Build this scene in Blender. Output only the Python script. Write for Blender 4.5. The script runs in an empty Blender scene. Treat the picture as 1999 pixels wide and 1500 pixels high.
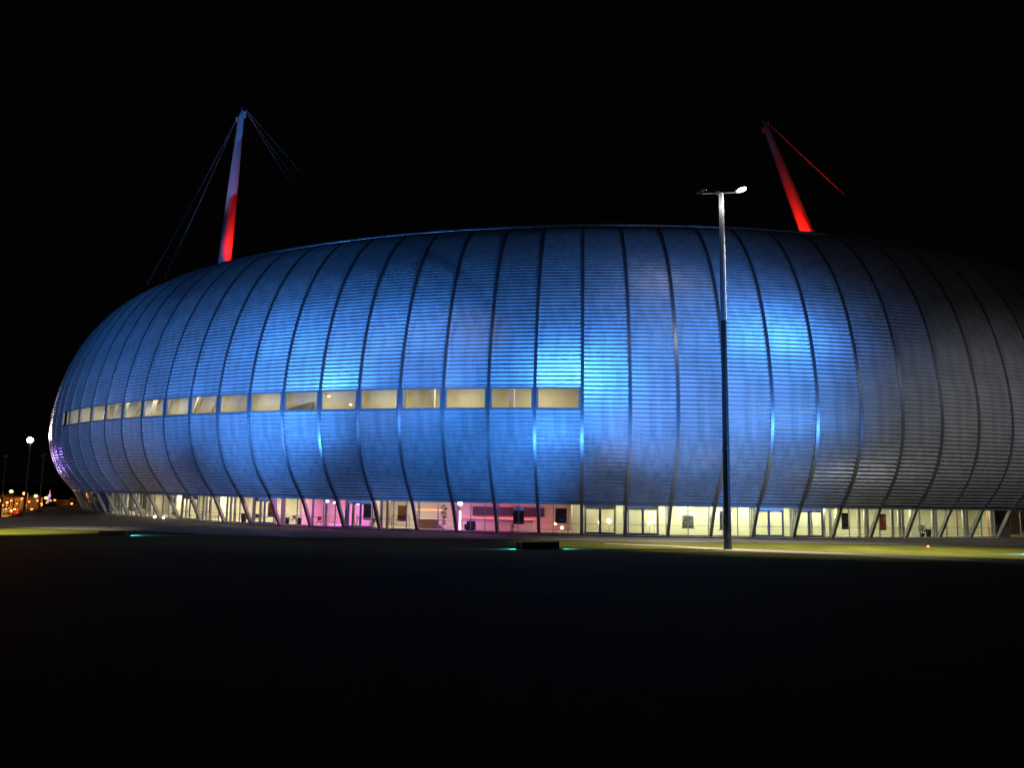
import bpy, bmesh, math, random
from mathutils import Vector, Matrix
random.seed(7)
C = bpy.context.scene.collection
sc = bpy.context.scene
PI = math.pi
# ------------------------------------------------------------------ camera
F, PITCH, ROLL, EYE = 1550.0, 0.130576, 0.016432, 4.5
cp, sp, cr, sr = math.cos(PITCH), math.sin(PITCH), math.cos(ROLL), math.sin(ROLL)
fwd = Vector((0, cp, sp)); up0 = Vector((0, -sp, cp)); rt0 = Vector((1, 0, 0))
RT = rt0 * cr + up0 * sr; UP = up0 * cr - rt0 * sr
cam = bpy.data.objects.new('camera', bpy.data.cameras.new('camera')); C.objects.link(cam)
cam.matrix_world = Matrix(((RT.x, UP.x, -fwd.x, 0), (RT.y, UP.y, -fwd.y, 0), (RT.z, UP.z, -fwd.z, EYE), (0, 0, 0, 1)))
cam.data.sensor_width = 36; cam.data.lens = F / 1999 * 36; cam.data.clip_start = .1; cam.data.clip_end = 5000
sc.camera = cam

def ray(px, py):
    return RT * ((px - 999.5) / F) + UP * ((750 - py) / F) + fwd
def at(px, py, Y):
    d = ray(px, py); return Vector((0, 0, EYE)) + d * (Y / d.y)
def ground(px, py, z=0.0):
    d = ray(px, py); t = (z - EYE) / d.z; return Vector((0, 0, EYE)) + d * t
# ------------------------------------------------------------------ building frame
CX, CY, PH0, DEL = 15.596, 173.744, -0.08992, 0.0438873
RS, ZS, RB = 96.96, 3.2, 95.13
PROF = [(96.96, 3.2), (97.88, 4.26), (98.71, 5.33), (99.43, 6.49), (99.99, 7.75), (100.4, 9.08), (100.66, 10.46), (100.77, 11.86), (100.75, 13.28),
        (100.64, 14.7), (100.44, 16.14), (100.19, 17.6), (99.86, 19.07), (99.45, 20.58), (98.95, 22.11), (98.34, 23.67), (97.6, 25.23), (96.73, 26.79),
        (95.7, 28.33), (94.51, 29.81), (93.13, 31.18), (91.55, 32.32), (90.2, 33.0)]
BAND0, BAND1 = 11.95, 13.85
def cyl(k, r, z):
    a = PH0 + k * DEL
    return Vector((CX + r * math.sin(a), CY - r * math.cos(a), z))
def rad(k):
    a = PH0 + k * DEL
    return Vector((math.sin(a), -math.cos(a), 0))
def rho(x, y): return math.hypot(x - CX, y - CY)
def k_of(p): return (math.atan2(p.x - CX, CY - p.y) - PH0) / DEL
def on_ring(px, r, py=1030):
    d = ray(px, py); d2 = Vector((d.x, d.y)); c = Vector((CX, CY))
    A = d2.dot(d2); B = -2 * d2.dot(c); D = c.dot(c) - r * r
    q = max(B * B - 4 * A * D, 0)
    t = (-B - math.sqrt(q)) / (2 * A)
    return Vector((d.x * t, d.y * t, 0))
def kpx(px, r=95.0): return k_of(on_ring(px, r))
# dense arc-length table of the profile
def dense(pts, n=12):
    out = []
    for i in range(len(pts) - 1):
        p0 = pts[max(i - 1, 0)]; p1 = pts[i]; p2 = pts[i + 1]; p3 = pts[min(i + 2, len(pts) - 1)]
        for j in range(n):
            t = j / n
            out.append(tuple(.5 * (2 * p1[c] + (p2[c] - p0[c]) * t + (2 * p0[c] - 5 * p1[c] + 4 * p2[c] - p3[c]) * t * t + (3 * p1[c] - p0[c] - 3 * p2[c] + p3[c]) * t ** 3) for c in (0, 1)))
    out.append(pts[-1]); return out
DP = dense(PROF); SL = [0.0]
for i in range(1, len(DP)): SL.append(SL[-1] + math.hypot(DP[i][0] - DP[i - 1][0], DP[i][1] - DP[i - 1][1]))
def prof_s(s):
    lo, hi = 0, len(SL) - 1
    s = min(max(s, 0), SL[-1])
    while hi - lo > 1:
        m = (lo + hi) // 2
        if SL[m] <= s: lo = m
        else: hi = m
    t = (s - SL[lo]) / max(SL[hi] - SL[lo], 1e-9)
    r = DP[lo][0] + (DP[hi][0] - DP[lo][0]) * t; z = DP[lo][1] + (DP[hi][1] - DP[lo][1]) * t
    dr = DP[hi][0] - DP[lo][0]; dz = DP[hi][1] - DP[lo][1]; L = math.hypot(dr, dz)
    return r, z, dz / L, -dr / L       # point and outward normal (nr, nz)
def s_of_z(z):
    for i in range(len(DP) - 1):
        if DP[i][1] <= z <= DP[i + 1][1]: return SL[i] + (SL[i + 1] - SL[i]) * (z - DP[i][1]) / (DP[i + 1][1] - DP[i][1])
S0, S1, STOP = s_of_z(BAND0), s_of_z(BAND1), SL[-1]
# ------------------------------------------------------------------ materials
def mat(name, col, rough=.6, metal=0.0, emit=None, estr=0, noise=0, nscale=8.0, bump=0, spec=None, rnd=0):
    m = bpy.data.materials.new(name); m.use_nodes = True; nt = m.node_tree; b = nt.nodes['Principled BSDF']
    b.inputs['Base Color'].default_value = (*col, 1); b.inputs['Roughness'].default_value = rough; b.inputs['Metallic'].default_value = metal
    if spec is not None: b.inputs['Specular IOR Level'].default_value = spec
    if emit: b.inputs['Emission Color'].default_value = (*emit, 1); b.inputs['Emission Strength'].default_value = estr
    if noise or bump or rnd:
        tc = nt.nodes.new('ShaderNodeTexCoord'); n = nt.nodes.new('ShaderNodeTexNoise'); n.inputs['Scale'].default_value = nscale; n.inputs['Detail'].default_value = 6
        nt.links.new(tc.outputs['Object'], n.inputs['Vector'])
        mr = nt.nodes.new('ShaderNodeMapRange'); mr.inputs['From Min'].default_value = .3; mr.inputs['From Max'].default_value = .7
        mr.inputs['To Min'].default_value = 1 - noise; mr.inputs['To Max'].default_value = 1 + noise; nt.links.new(n.outputs['Fac'], mr.inputs['Value'])
        val = mr.outputs['Result']
        if rnd:
            oi = nt.nodes.new('ShaderNodeObjectInfo'); r2 = nt.nodes.new('ShaderNodeMapRange')
            r2.inputs['To Min'].default_value = 1 - rnd; r2.inputs['To Max'].default_value = 1 + rnd; nt.links.new(oi.outputs['Random'], r2.inputs['Value'])
            mu = nt.nodes.new('ShaderNodeMath'); mu.operation = 'MULTIPLY'; nt.links.new(val, mu.inputs[0]); nt.links.new(r2.outputs['Result'], mu.inputs[1]); val = mu.outputs[0]
        vm = nt.nodes.new('ShaderNodeVectorMath'); vm.operation = 'SCALE'; vm.inputs[0].default_value = col; nt.links.new(val, vm.inputs['Scale'])
        nt.links.new(vm.outputs['Vector'], b.inputs['Base Color'])
        if bump:
            bp = nt.nodes.new('ShaderNodeBump'); bp.inputs['Strength'].default_value = bump; bp.inputs['Distance'].default_value = .05
            nt.links.new(n.outputs['Fac'], bp.inputs['Height']); nt.links.new(bp.outputs['Normal'], b.inputs['Normal'])
    return m
def glass_mat(name, tint=(.93, .95, .93), refl=.09):
    m = bpy.data.materials.new(name); m.use_nodes = True; nt = m.node_tree; nt.nodes.clear()
    o = nt.nodes.new('ShaderNodeOutputMaterial'); t = nt.nodes.new('ShaderNodeBsdfTransparent'); g = nt.nodes.new('ShaderNodeBsdfGlossy'); mx = nt.nodes.new('ShaderNodeMixShader')
    fr = nt.nodes.new('ShaderNodeFresnel'); fr.inputs['IOR'].default_value = 1.5
    t.inputs['Color'].default_value = (*tint, 1); g.inputs['Roughness'].default_value = .02
    nt.links.new(fr.outputs[0], mx.inputs['Fac']); nt.links.new(t.outputs[0], mx.inputs[1]); nt.links.new(g.outputs[0], mx.inputs[2]); nt.links.new(mx.outputs[0], o.inputs['Surface'])
    return m
M = {}
M['clad'] = mat('corrugated_aluminium', (.60, .61, .64), .42, .6, noise=.09, nscale=.35, rnd=.10)
def streaks(m):
    nt = m.node_tree; b = nt.nodes['Principled BSDF']; src = b.inputs['Base Color'].links[0].from_socket
    tc = nt.nodes.new('ShaderNodeTexCoord'); mp = nt.nodes.new('ShaderNodeMapping'); mp.inputs['Scale'].default_value = (1.6, 1.6, .10)
    n = nt.nodes.new('ShaderNodeTexNoise'); n.inputs['Scale'].default_value = 1.0; n.inputs['Detail'].default_value = 5
    nt.links.new(tc.outputs['Object'], mp.inputs['Vector']); nt.links.new(mp.outputs[0], n.inputs['Vector'])
    mr = nt.nodes.new('ShaderNodeMapRange'); mr.inputs['From Min'].default_value = .35; mr.inputs['From Max'].default_value = .6; mr.inputs['To Min'].default_value = .78; mr.inputs['To Max'].default_value = 1.0
    nt.links.new(n.outputs['Fac'], mr.inputs['Value']); vm = nt.nodes.new('ShaderNodeVectorMath'); vm.operation = 'SCALE'
    nt.links.new(src, vm.inputs[0]); nt.links.new(mr.outputs['Result'], vm.inputs['Scale']); nt.links.new(vm.outputs['Vector'], b.inputs['Base Color'])
streaks(M['clad'])
M['rib'] = mat('rib_steel', (.36, .37, .40), .36, .85, noise=.05, nscale=1.0)
M['steel'] = mat('grey_painted_steel', (.16, .17, .19), .5, .3, noise=.08, nscale=3)
M['frame'] = mat('grey_aluminium_frame', (.30, .32, .36), .45, .6)
M['roof'] = mat('roof_membrane', (.12, .12, .13), .8, noise=.1, nscale=.5)
M['rim'] = mat('rim_trim', (.7, .72, .76), .38, .9)
M['cream'] = mat('cream_plaster', (.68, .63, .47), .75, noise=.06, nscale=.8)
M['green'] = mat('pale_yellow_wall', (.68, .69, .50), .7, noise=.05, nscale=.7)
M['dark'] = mat('dark_panel', (.03, .03, .035), .5, noise=.1, nscale=3)
M['white'] = mat('white_paint', (.80, .79, .74), .55, noise=.04, nscale=4)
M['floor'] = mat('foyer_tiles', (.42, .38, .30), .35, noise=.08, nscale=2)
M['glass'] = glass_mat('clear_glass')
M['mast'] = mat('white_painted_mast', (.62, .62, .62), .55, .0, noise=.06, nscale=1.5)
M['cable'] = mat('cable_steel', (.25, .25, .25), .6, .3)
M['grass'] = None
M['pole'] = mat('galvanised_pole', (.06, .057, .054), .5, .3, noise=.08, nscale=5)
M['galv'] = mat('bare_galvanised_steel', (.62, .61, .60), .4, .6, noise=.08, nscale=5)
M['plaza'] = mat('brown_asphalt', (.085, .072, .066), .85, noise=.22, nscale=1.2, bump=.3)
M['concrete'] = mat('pale_concrete', (.17, .14, .115), .85, noise=.15, nscale=1.5, bump=.2)
M['road'] = mat('worn_asphalt_road', (.13, .11, .095), .9, noise=.2, nscale=1.0, bump=.2)
M['shield'] = mat('rusty_brown_steel', (.05, .028, .02), .7, .2, noise=.25, nscale=4)
M['black'] = mat('black_plastic', (.015, .015, .016), .45)
M['red'] = mat('red_fabric', (.42, .03, .025), .7, noise=.1)
M['leaf'] = mat('green_leaf', (.05, .11, .03), .6, noise=.3, nscale=6)
M['leafdark'] = mat('dark_shrub_leaf', (.03, .045, .02), .7, noise=.3, nscale=6)
M['wood'] = mat('wood', (.25, .14, .07), .6, noise=.2, nscale=6)
M['greytop'] = mat('grey_laminate', (.14, .15, .16), .5, noise=.08)
def emis(name, col, s): return mat(name, (.02, .02, .02), .5, emit=col, estr=s)
M['lampw'] = emis('lamp_white', (1, .93, .95), 40)
M['sodium'] = emis('sodium_lamp', (1, .38, .07), 2.6)
M['sodium_hot'] = emis('sodium_lamp_hot', (1, .50, .20), 4)
M['neon_red'] = emis('neon_red', (1, .10, .04), 3)
M['neon_orange'] = emis('neon_orange', (1, .25, .05), 4)
M['pinklamp'] = emis('pink_lamp', (1, .45, .95), 9)
M['violetlamp'] = emis('violet_lamp', (.85, .45, 1), 4)
M['warmglint'] = emis('warm_reflection', (1, .62, .32), 7)
M['screen'] = emis('pale_blue_screen', (.55, .75, 1), 1.3)
M['totem'] = emis('totem_lit_face', (.55, .50, 1), .7)
M['cyanlens'] = emis('flood_lens', (.25, .8, 1), 6)
M['redled'] = emis('red_led', (1, .12, .05), 8)
M['tail'] = emis('tail_light', (1, .06, .03), 5)
M['lampon'] = emis('ceiling_lamp', (1, .93, .72), 5)
# ------------------------------------------------------------------ mesh helpers
def obj(name, bm, m, parent=None, smooth=False):
    me = bpy.data.meshes.new(name); bm.to_mesh(me); bm.free()
    ms = m if isinstance(m, (list, tuple)) else [m]
    for x in ms: me.materials.append(x)
    if smooth:
        for p in me.polygons: p.use_smooth = True
    o = bpy.data.objects.new(name, me); C.objects.link(o)
    if parent is not None:
        o.parent = parent; o.matrix_parent_inverse = Matrix.Identity(4)
        o.location = -Vector(parent.get('_o', (0, 0, 0)))
    return o
def thing(name, label, cat, loc=(0, 0, 0), group=None, rz=0):
    """Empty at the thing's base; parts are modelled in LOCAL coordinates."""
    o = bpy.data.objects.new(name, None); C.objects.link(o); o.empty_display_size = .2
    o.location = loc; o.rotation_euler = (0, 0, rz); o['label'] = label; o['category'] = cat
    if group: o['group'] = group
    return o
def tag(o, label, cat, group=None):
    o['label'] = label; o['category'] = cat
    if group: o['group'] = group
    return o
def struct(o): o['kind'] = 'structure'; return o
def dup(root, loc, rz, label, group=None):
    r = root.copy(); C.objects.link(r); r.location = loc; r.rotation_euler = (0, 0, rz); r['label'] = label
    if group: r['group'] = group
    for ch in list(root.children):
        c = ch.copy(); C.objects.link(c); c.parent = r
        for g in list(ch.children):
            d = g.copy(); C.objects.link(d); d.parent = c
    return r
def NB(): return bmesh.new()
def quad(bm, *p):
    vs = [bm.verts.new(x) for x in p]; return bm.faces.new(vs)
def box(bm, c, s, rz=0, bev=0, mi=0, M4=None):
    hx, hy, hz = s[0] / 2, s[1] / 2, s[2] / 2
    R = Matrix.Rotation(rz, 3, 'Z'); c = Vector(c)
    vs = []
    for x, y, z in ((-1, -1, -1), (1, -1, -1), (1, 1, -1), (-1, 1, -1), (-1, -1, 1), (1, -1, 1), (1, 1, 1), (-1, 1, 1)):
        v = c + R @ Vector((x * hx, y * hy, z * hz))
        if M4: v = M4 @ v
        vs.append(bm.verts.new(v))
    fs = [bm.faces.new([vs[i] for i in f]) for f in ((3, 2, 1, 0), (4, 5, 6, 7), (0, 1, 5, 4), (1, 2, 6, 5), (2, 3, 7, 6), (3, 0, 4, 7))]
    for f in fs: f.material_index = mi
    if bev:
        es = set(e for f in fs for e in f.edges)
        bmesh.ops.bevel(bm, geom=list(es), offset=bev, segments=2, affect='EDGES', clamp_overlap=True)
def tube(bm, pts, rads, n=10, cap=True):
    rings = []
    pts = [Vector(p) for p in pts]
    if not isinstance(rads, (list, tuple)): rads = [rads] * len(pts)
    for i, p in enumerate(pts):
        d = (pts[min(i + 1, len(pts) - 1)] - pts[max(i - 1, 0)]).normalized()
        a = d.cross(Vector((0, 0, 1)))
        if a.length < 1e-4: a = Vector((1, 0, 0))
        a.normalize(); b = d.cross(a)
        rings.append([bm.verts.new(p + (a * math.cos(2 * PI * j / n) + b * math.sin(2 * PI * j / n)) * rads[i]) for j in range(n)])
    for i in range(len(rings) - 1):
        for j in range(n):
            bm.faces.new((rings[i][j], rings[i][(j + 1) % n], rings[i + 1][(j + 1) % n], rings[i + 1][j]))
    if cap:
        bm.faces.new(rings[0][::-1]); bm.faces.new(rings[-1])
def lathe(bm, prof, c=(0, 0, 0), n=16):
    c = Vector(c); rings = []
    for r, z in prof: rings.append([bm.verts.new(c + Vector((r * math.cos(2 * PI * j / n), r * math.sin(2 * PI * j / n), z))) for j in range(n)])
    for i in range(len(rings) - 1):
        for j in range(n): bm.faces.new((rings[i][j], rings[i][(j + 1) % n], rings[i + 1][(j + 1) % n], rings[i + 1][j]))
    bm.faces.new(rings[0][::-1]); bm.faces.new(rings[-1])
def ball(bm, c, r, sx=1, sy=1, sz=1, sub=2):
    g = bmesh.ops.create_icosphere(bm, subdivisions=sub, radius=r)
    for v in g['verts']: v.co = Vector((v.co.x * sx, v.co.y * sy, v.co.z * sz)) + Vector(c)
def arcbox(bm, k0, k1, r0, r1, z0, z1, n=1):
    """curved box following the plan circle"""
    cols = []
    for i in range(n + 1):
        k = k0 + (k1 - k0) * i / n
        cols.append([bm.verts.new(cyl(k, r, z)) for r, z in ((r0, z0), (r1, z0), (r1, z1), (r0, z1))])
    for i in range(n):
        a, b = cols[i], cols[i + 1]
        for j in range(4): bm.faces.new((a[j], a[(j + 1) % 4], b[(j + 1) % 4], b[j]))
    bm.faces.new(cols[0][::-1]); bm.faces.new(cols[-1])
def fixn(bm): bmesh.ops.recalc_face_normals(bm, faces=bm.faces[:])
# ------------------------------------------------------------------ terrain
def ss(t): t = min(max(t, 0), 1); return t * t * (3 - 2 * t)
def terr(x, y):
    r = rho(x, y); z = 0
    z -= 5.0 * ss((r - 100.5) / 16) * ss((y - 97) / 18)
    d = 72 - y
    z += .05 * min(d * d / 40 if 0 < d < 20 else max(d - 10, 0), 57)
    return z
def gpt(px, py):
    d = ray(px, py); t = 4.0
    while t < 140:
        p = Vector((0, 0, EYE)) + d * t
        if p.z <= (terr(p.x, p.y) if p.y < 95 else 0): break
        t += .05
    return p
bm = NB(); rr = [0, 40, 80, 93] + [95 + 2.2 * i for i in range(48)]
g = 3.0
while rr[-1] < 1500: rr.append(rr[-1] + g); g *= 1.18
NA = 300; rings = []
for r in rr:
    if r == 0: rings.append([bm.verts.new((CX, CY, -.05))] * NA); continue
    rings.append([bm.verts.new((CX + r * math.cos(2 * PI * j / NA), CY + r * math.sin(2 * PI * j / NA), terr(CX + r * math.cos(2 * PI * j / NA), CY + r * math.sin(2 * PI * j / NA)) - (.05 if r < 94 else 0))) for j in range(NA)])
for i in range(len(rr) - 1):
    for j in range(NA):
        q = (rings[i][j], rings[i + 1][j], rings[i + 1][(j + 1) % NA], rings[i][(j + 1) % NA])
        if i == 0: bm.faces.new((q[0], q[1], q[2]))
        else: bm.faces.new(q)
fixn(bm)
def grass_mat():
    m = bpy.data.materials.new('mown_grass'); m.use_nodes = True; nt = m.node_tree; b = nt.nodes['Principled BSDF']; b.inputs['Roughness'].default_value = .9; b.inputs['Specular IOR Level'].default_value = .02
    tc = nt.nodes.new('ShaderNodeTexCoord')
    n1 = nt.nodes.new('ShaderNodeTexNoise'); n1.inputs['Scale'].default_value = .25; n1.inputs['Detail'].default_value = 5
    n2 = nt.nodes.new('ShaderNodeTexNoise'); n2.inputs['Scale'].default_value = 5; n2.inputs['Detail'].default_value = 8
    for n in (n1, n2): nt.links.new(tc.outputs['Object'], n.inputs['Vector'])
    add = nt.nodes.new('ShaderNodeMath'); add.operation = 'ADD'; nt.links.new(n1.outputs['Fac'], add.inputs[0]); nt.links.new(n2.outputs['Fac'], add.inputs[1])
    cr_ = nt.nodes.new('ShaderNodeValToRGB'); e = cr_.color_ramp.elements
    e[0].position = .38; e[0].color = (.035, .037, .007, 1); e[1].position = .64; e[1].color = (.085, .085, .012, 1)
    hf = nt.nodes.new('ShaderNodeMath'); hf.operation = 'MULTIPLY'; hf.inputs[1].default_value = .5; nt.links.new(add.outputs[0], hf.inputs[0]); nt.links.new(hf.outputs[0], cr_.inputs['Fac'])
    nt.links.new(cr_.outputs['Color'], b.inputs['Base Color'])
    bp = nt.nodes.new('ShaderNodeBump'); bp.inputs['Strength'].default_value = .25; bp.inputs['Distance'].default_value = .04; nt.links.new(n2.outputs['Fac'], bp.inputs['Height']); nt.links.new(bp.outputs['Normal'], b.inputs['Normal'])
    return m
M['grass'] = grass_mat()
struct(obj('lawn', bm, M['grass'], smooth=True))
# plaza: ring of brown asphalt between the facade and the lawn
EDGE = [(-160, 1027), (0, 1031), (200, 1037), (350, 1042), (450, 1046), (550, 1049), (700, 1051), (900, 1053), (1136, 1057), (1300, 1060), (1500, 1061), (1700, 1064), (1999, 1068), (2300, 1078)]
E2 = sorted((k_of(gpt(*e)), rho(gpt(*e).x, gpt(*e).y)) for e in EDGE)
def edge_r(k):
    if k <= E2[0][0]: return E2[0][1]
    for (a, ra), (b, rb) in zip(E2, E2[1:]):
        if a <= k <= b: return ra + (rb - ra) * (k - a) / (b - a)
    return E2[-1][1]
bm = NB(); cols = []
k = -38.0
while k < 26:
    R1 = edge_r(k) if k > E2[0][0] else max(edge_r(k), 110) ; cols.append([])
    for i in range(11):
        r = 94.2 + (R1 - 94.2) * i / 10; p = cyl(k, r, 0); cols[-1].append(bm.verts.new((p.x, p.y, max(terr(p.x, p.y), 0 if r < 97 else -99) + .03)))
    k += .4
for a, b in zip(cols, cols[1:]):
    for i in range(10): bm.faces.new((a[i], a[i + 1], b[i + 1], b[i]))
fixn(bm); struct(obj('plaza', bm, M['plaza'], smooth=True))
def strip(name, m, left, right, dz, n=14):
    """ground sheet between two pixel poly-lines read as points on the ground"""
    bm = NB()
    def samp(L, t):
        t *= len(L) - 1; i = min(int(t), len(L) - 2); f = t - i
        return L[i].lerp(L[i + 1], f)
    L = [gpt(*p) for p in left]; R = [gpt(*p) for p in right]; prev = None
    for i in range(n + 1):
        row = []
        for j in range(5):
            p = samp(L, i / n).lerp(samp(R, i / n), j / 4); row.append(bm.verts.new((p.x, p.y, terr(p.x, p.y) + dz)))
        if prev:
            for j in range(4): bm.faces.new((prev[j], prev[j + 1], row[j + 1], row[j]))
        prev = row
    fixn(bm); return struct(obj(name, bm, m, smooth=True))
strip('walkway', M['concrete'], [(424, 1027), (470, 1036), (500, 1046)], [(510, 1031), (545, 1040), (590, 1052)], .045)
strip('road', M['road'], [(-160, 1007), (0, 1006), (60, 1002), (110, 999.5)], [(-160, 1024), (0, 1024), (45, 1018), (125, 1001)], .045)
strip('path', M['concrete'], [(1180, 1062), (1300, 1066), (1420, 1072), (1650, 1081), (1999, 1096), (2200, 1108)], [(1180, 1063.5), (1300, 1068), (1420, 1076), (1650, 1086), (1999, 1104), (2200, 1118)], .03, 20)
# ------------------------------------------------------------------ the concert hall
hall = thing('concert_hall', 'huge rounded concert hall of corrugated metal, washed in blue light above a lit glass floor', 'building', (0, 0, 0))
KL, KR = -25, 15                     # bays modelled one by one
K0B = -18                            # first bay of the window band; last is -1
PITCHC, DEPTH = .41, .13
def panel_mesh(sa, sb, recess=False):
    """corrugated panel of bay 0 between rib 0 and rib 1 (straight chord)"""
    bm = NB(); n = max(1, round((sb - sa) / PITCHC)); per = (sb - sa) / n; rows = []
    for i in range(n * 4 + 1):
        f = (0, .52, .62, .90)[i % 4]
        s = sa + per * (i // 4 + f); r, z, nr, nz = prof_s(s); o = DEPTH * ((-.5, .46, .5, -.5)[i % 4])
        row = []
        for u in (0.0, 1.0):
            row.append(bm.verts.new(cyl(u, r + nr * o, z + nz * o)))
        rows.append(row)
    for a, b in zip(rows, rows[1:]): bm.faces.new((a[0], a[1], b[1], b[0]))
    bm.normal_update()
    me = bpy.data.meshes.new('cladding_panel'); bm.to_mesh(me); bm.free(); me.materials.append(M['clad'])
    return me
def spin(me, name, k):
    """a copy of a bay-0 mesh turned about the hall's axis to bay k"""
    o = bpy.data.objects.new(name, me); C.objects.link(o); o.parent = hall
    R = Matrix.Translation((CX, CY, 0)) @ Matrix.Rotation(k * DEL, 4, 'Z') @ Matrix.Translation((-CX, -CY, 0))
    if name == 'cladding_panel': R = Matrix.Translation((0, 0, random.uniform(-.05, .05))) @ R
    o.matrix_basis = R; return o
me_full, me_low, me_up = panel_mesh(0.12, STOP), panel_mesh(0.12, S0 - .02), panel_mesh(S1 + .02, STOP)
for k in range(KL, KR):
    if K0B <= k <= -1:
        spin(me_low, 'cladding_panel', k); spin(me_up, 'cladding_panel', k)
    else: spin(me_full, 'cladding_panel', k)
# ribs
def rib_mesh(hw=.155, proud=.08, deep=.25):
    bm = NB(); sect = []
    path = [(RB + .05, 0.02, 1, 0), (RB + .25, .35, .86, -.5), (RS - .45, 2.45, .86, -.5)]
    n = 64
    for i in range(n + 1): path.append(prof_s(STOP * i / n))
    rot = []
    for r, z, nr, nz in path:
        c = cyl(0, 0, 0); ro, zo = r + nr * proud, z + nz * proud; ri, zi = r - nr * deep, z - nz * deep
        zi = max(zi, 0.02); zo = max(zo, 0.02)
        e = Vector((math.cos(PH0), math.sin(PH0), 0)) * hw
        ps = [cyl(0, ri, zi) - e, cyl(0, ro, zo) - e, cyl(0, ro, zo) + e, cyl(0, ri, zi) + e]
        rot.append([bm.verts.new(p) for p in ps])
    for a, b in zip(rot, rot[1:]):
        for j in range(4): bm.faces.new((a[j], a[(j + 1) % 4], b[(j + 1) % 4], b[j]))
    bm.faces.new(rot[0]); bm.faces.new(rot[-1][::-1]); fixn(bm)
    me = bpy.data.meshes.new('rib'); bm.to_mesh(me); bm.free(); me.materials.append(M['rib'])
    return me
RIB = rib_mesh()
for k in range(KL, KR + 1): spin(RIB, 'rib', k)
# back of the shell, one plain sheet
bm = NB(); prev = None
kk = KR + 0.0; kend = KL + 2 * PI / DEL; nb = 70
for i in range(nb + 1):
    k = kk + (kend - kk) * i / nb; col = []
    for j in range(25):
        r, z, a, b = prof_s(STOP * j / 24); col.append(bm.verts.new(cyl(k, r, z)))
    col.insert(0, bm.verts.new(cyl(k, RB, 0)))
    if prev:
        for j in range(25): bm.faces.new((prev[j], col[j], col[j + 1], prev[j + 1]))
    prev = col
fixn(bm); obj('rear_shell', bm, M['clad'], hall, True)
# roof and rim
bm = NB(); N = 180; ro = []
for r, z in ((90.1, 32.95), (86, 33.25), (60, 33.9), (20, 34.4)): ro.append([bm.verts.new(cyl(2 * PI / DEL * j / N, r, z)) for j in range(N)])
for a, b in zip(ro, ro[1:]):
    for j in range(N): bm.faces.new((a[j], a[(j + 1) % N], b[(j + 1) % N], b[j]))
bm.faces.new(ro[-1]); fixn(bm); obj('roof', bm, M['roof'], hall, True)
bm = NB(); rings = []
for j in range(N):
    k = 2 * PI / DEL * j / N
    rings.append([bm.verts.new(cyl(k, 90.15 + .2 * math.cos(t), 33.15 + .2 * math.sin(t))) for t in [2 * PI * i / 8 for i in range(8)]])
for j in range(N):
    a, b = rings[j], rings[(j + 1) % N]
    for i in range(8): bm.faces.new((a[i], a[(i + 1) % 8], b[(i + 1) % 8], b[i]))
fixn(bm); obj('roof_rim', bm, M['rim'], hall, True)
# soffit, fascia, plinth
bm = NB(); arcbox(bm, KL, KR, 94.7, 96.75, 3.22, 3.30, 40); fixn(bm); obj('soffit', bm, M['steel'], hall)
bm = NB(); arcbox(bm, KL, KR, 96.72, 96.93, 3.02, 3.34, 40); fixn(bm); obj('fascia', bm, M['frame'], hall)
bm = NB(); arcbox(bm, KL, KR, 94.55, 96.3, -.1, .14, 40); fixn(bm); obj('plinth', bm, M['concrete'], hall)
# ground-floor glazing, bay by bay
GK0, GK1 = -17, 11
RG = 94.9
def bayframe(bm, k, fr, w=.07, zt=3.2, z0=.14):
    for u in fr:
        e = w / 2 / (RG * DEL)
        arcbox(bm, k + u - e, k + u + e, RG - .06, RG + .06, z0, zt)
    arcbox(bm, k, k + 1, RG - .05, RG + .05, z0, z0 + .09); arcbox(bm, k, k + 1, RG - .05, RG + .05, zt - .1, zt)
DOORS = {-11: 0, -8: 0, -7: 0, -5: 0, 0: 1, 1: 0, 3: 1, 4: 0, 5: 0}
doorb = (0, 1, 4, 5, -9, -6, -12)
gmesh = {}
for k in range(GK0, GK1):
    bm = NB(); a, b = cyl(k, RG, 0), cyl(k + 1, RG, 0)
    quad(bm, cyl(k, RG, .2), cyl(k + 1, RG, .2), cyl(k + 1, RG, 3.12), cyl(k, RG, 3.12))
    gl = obj('glass_panel', bm, M['glass'], hall)
    bm = NB()
    if k in doorb: bayframe(bm, k, (.02, .06, .80, .98))
    else: bayframe(bm, k, (.02, .33, .68, .98) if k % 2 else (.02, .5, .98))
    arcbox(bm, k, k + 1, RG - .03, RG + .035, 1.12, 1.16)
    fixn(bm); obj('mullion_frame', bm, M['frame'], gl)
    if k in doorb:
        for u0, u1 in ((.08, .43), (.43, .78)):
            bm = NB(); e = .013
            arcbox(bm, k + u0, k + u0 + .028, RG + .08, RG + .16, .16, 2.72); arcbox(bm, k + u1 - .028, k + u1, RG + .08, RG + .16, .16, 2.72)
            arcbox(bm, k + u0 + .028, k + u1 - .028, RG + .08, RG + .16, .16, .36); arcbox(bm, k + u0 + .028, k + u1 - .028, RG + .08, RG + .16, 2.58, 2.72)
            fixn(bm); d = obj('door', bm, M['frame'], hall)
            bm = NB(); hu = u1 - .05 if u0 < .2 else u0 + .05
            arcbox(bm, k + hu - .006, k + hu + .006, RG + .2, RG + .24, .95, 1.35); fixn(bm); obj('handle', bm, M['rim'], d)
        bm = NB(); arcbox(bm, k + .07, k + .8, RG + .07, RG + .2, 2.73, 3.1); fixn(bm); obj('transom', bm, M['rim'], hall)
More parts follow.
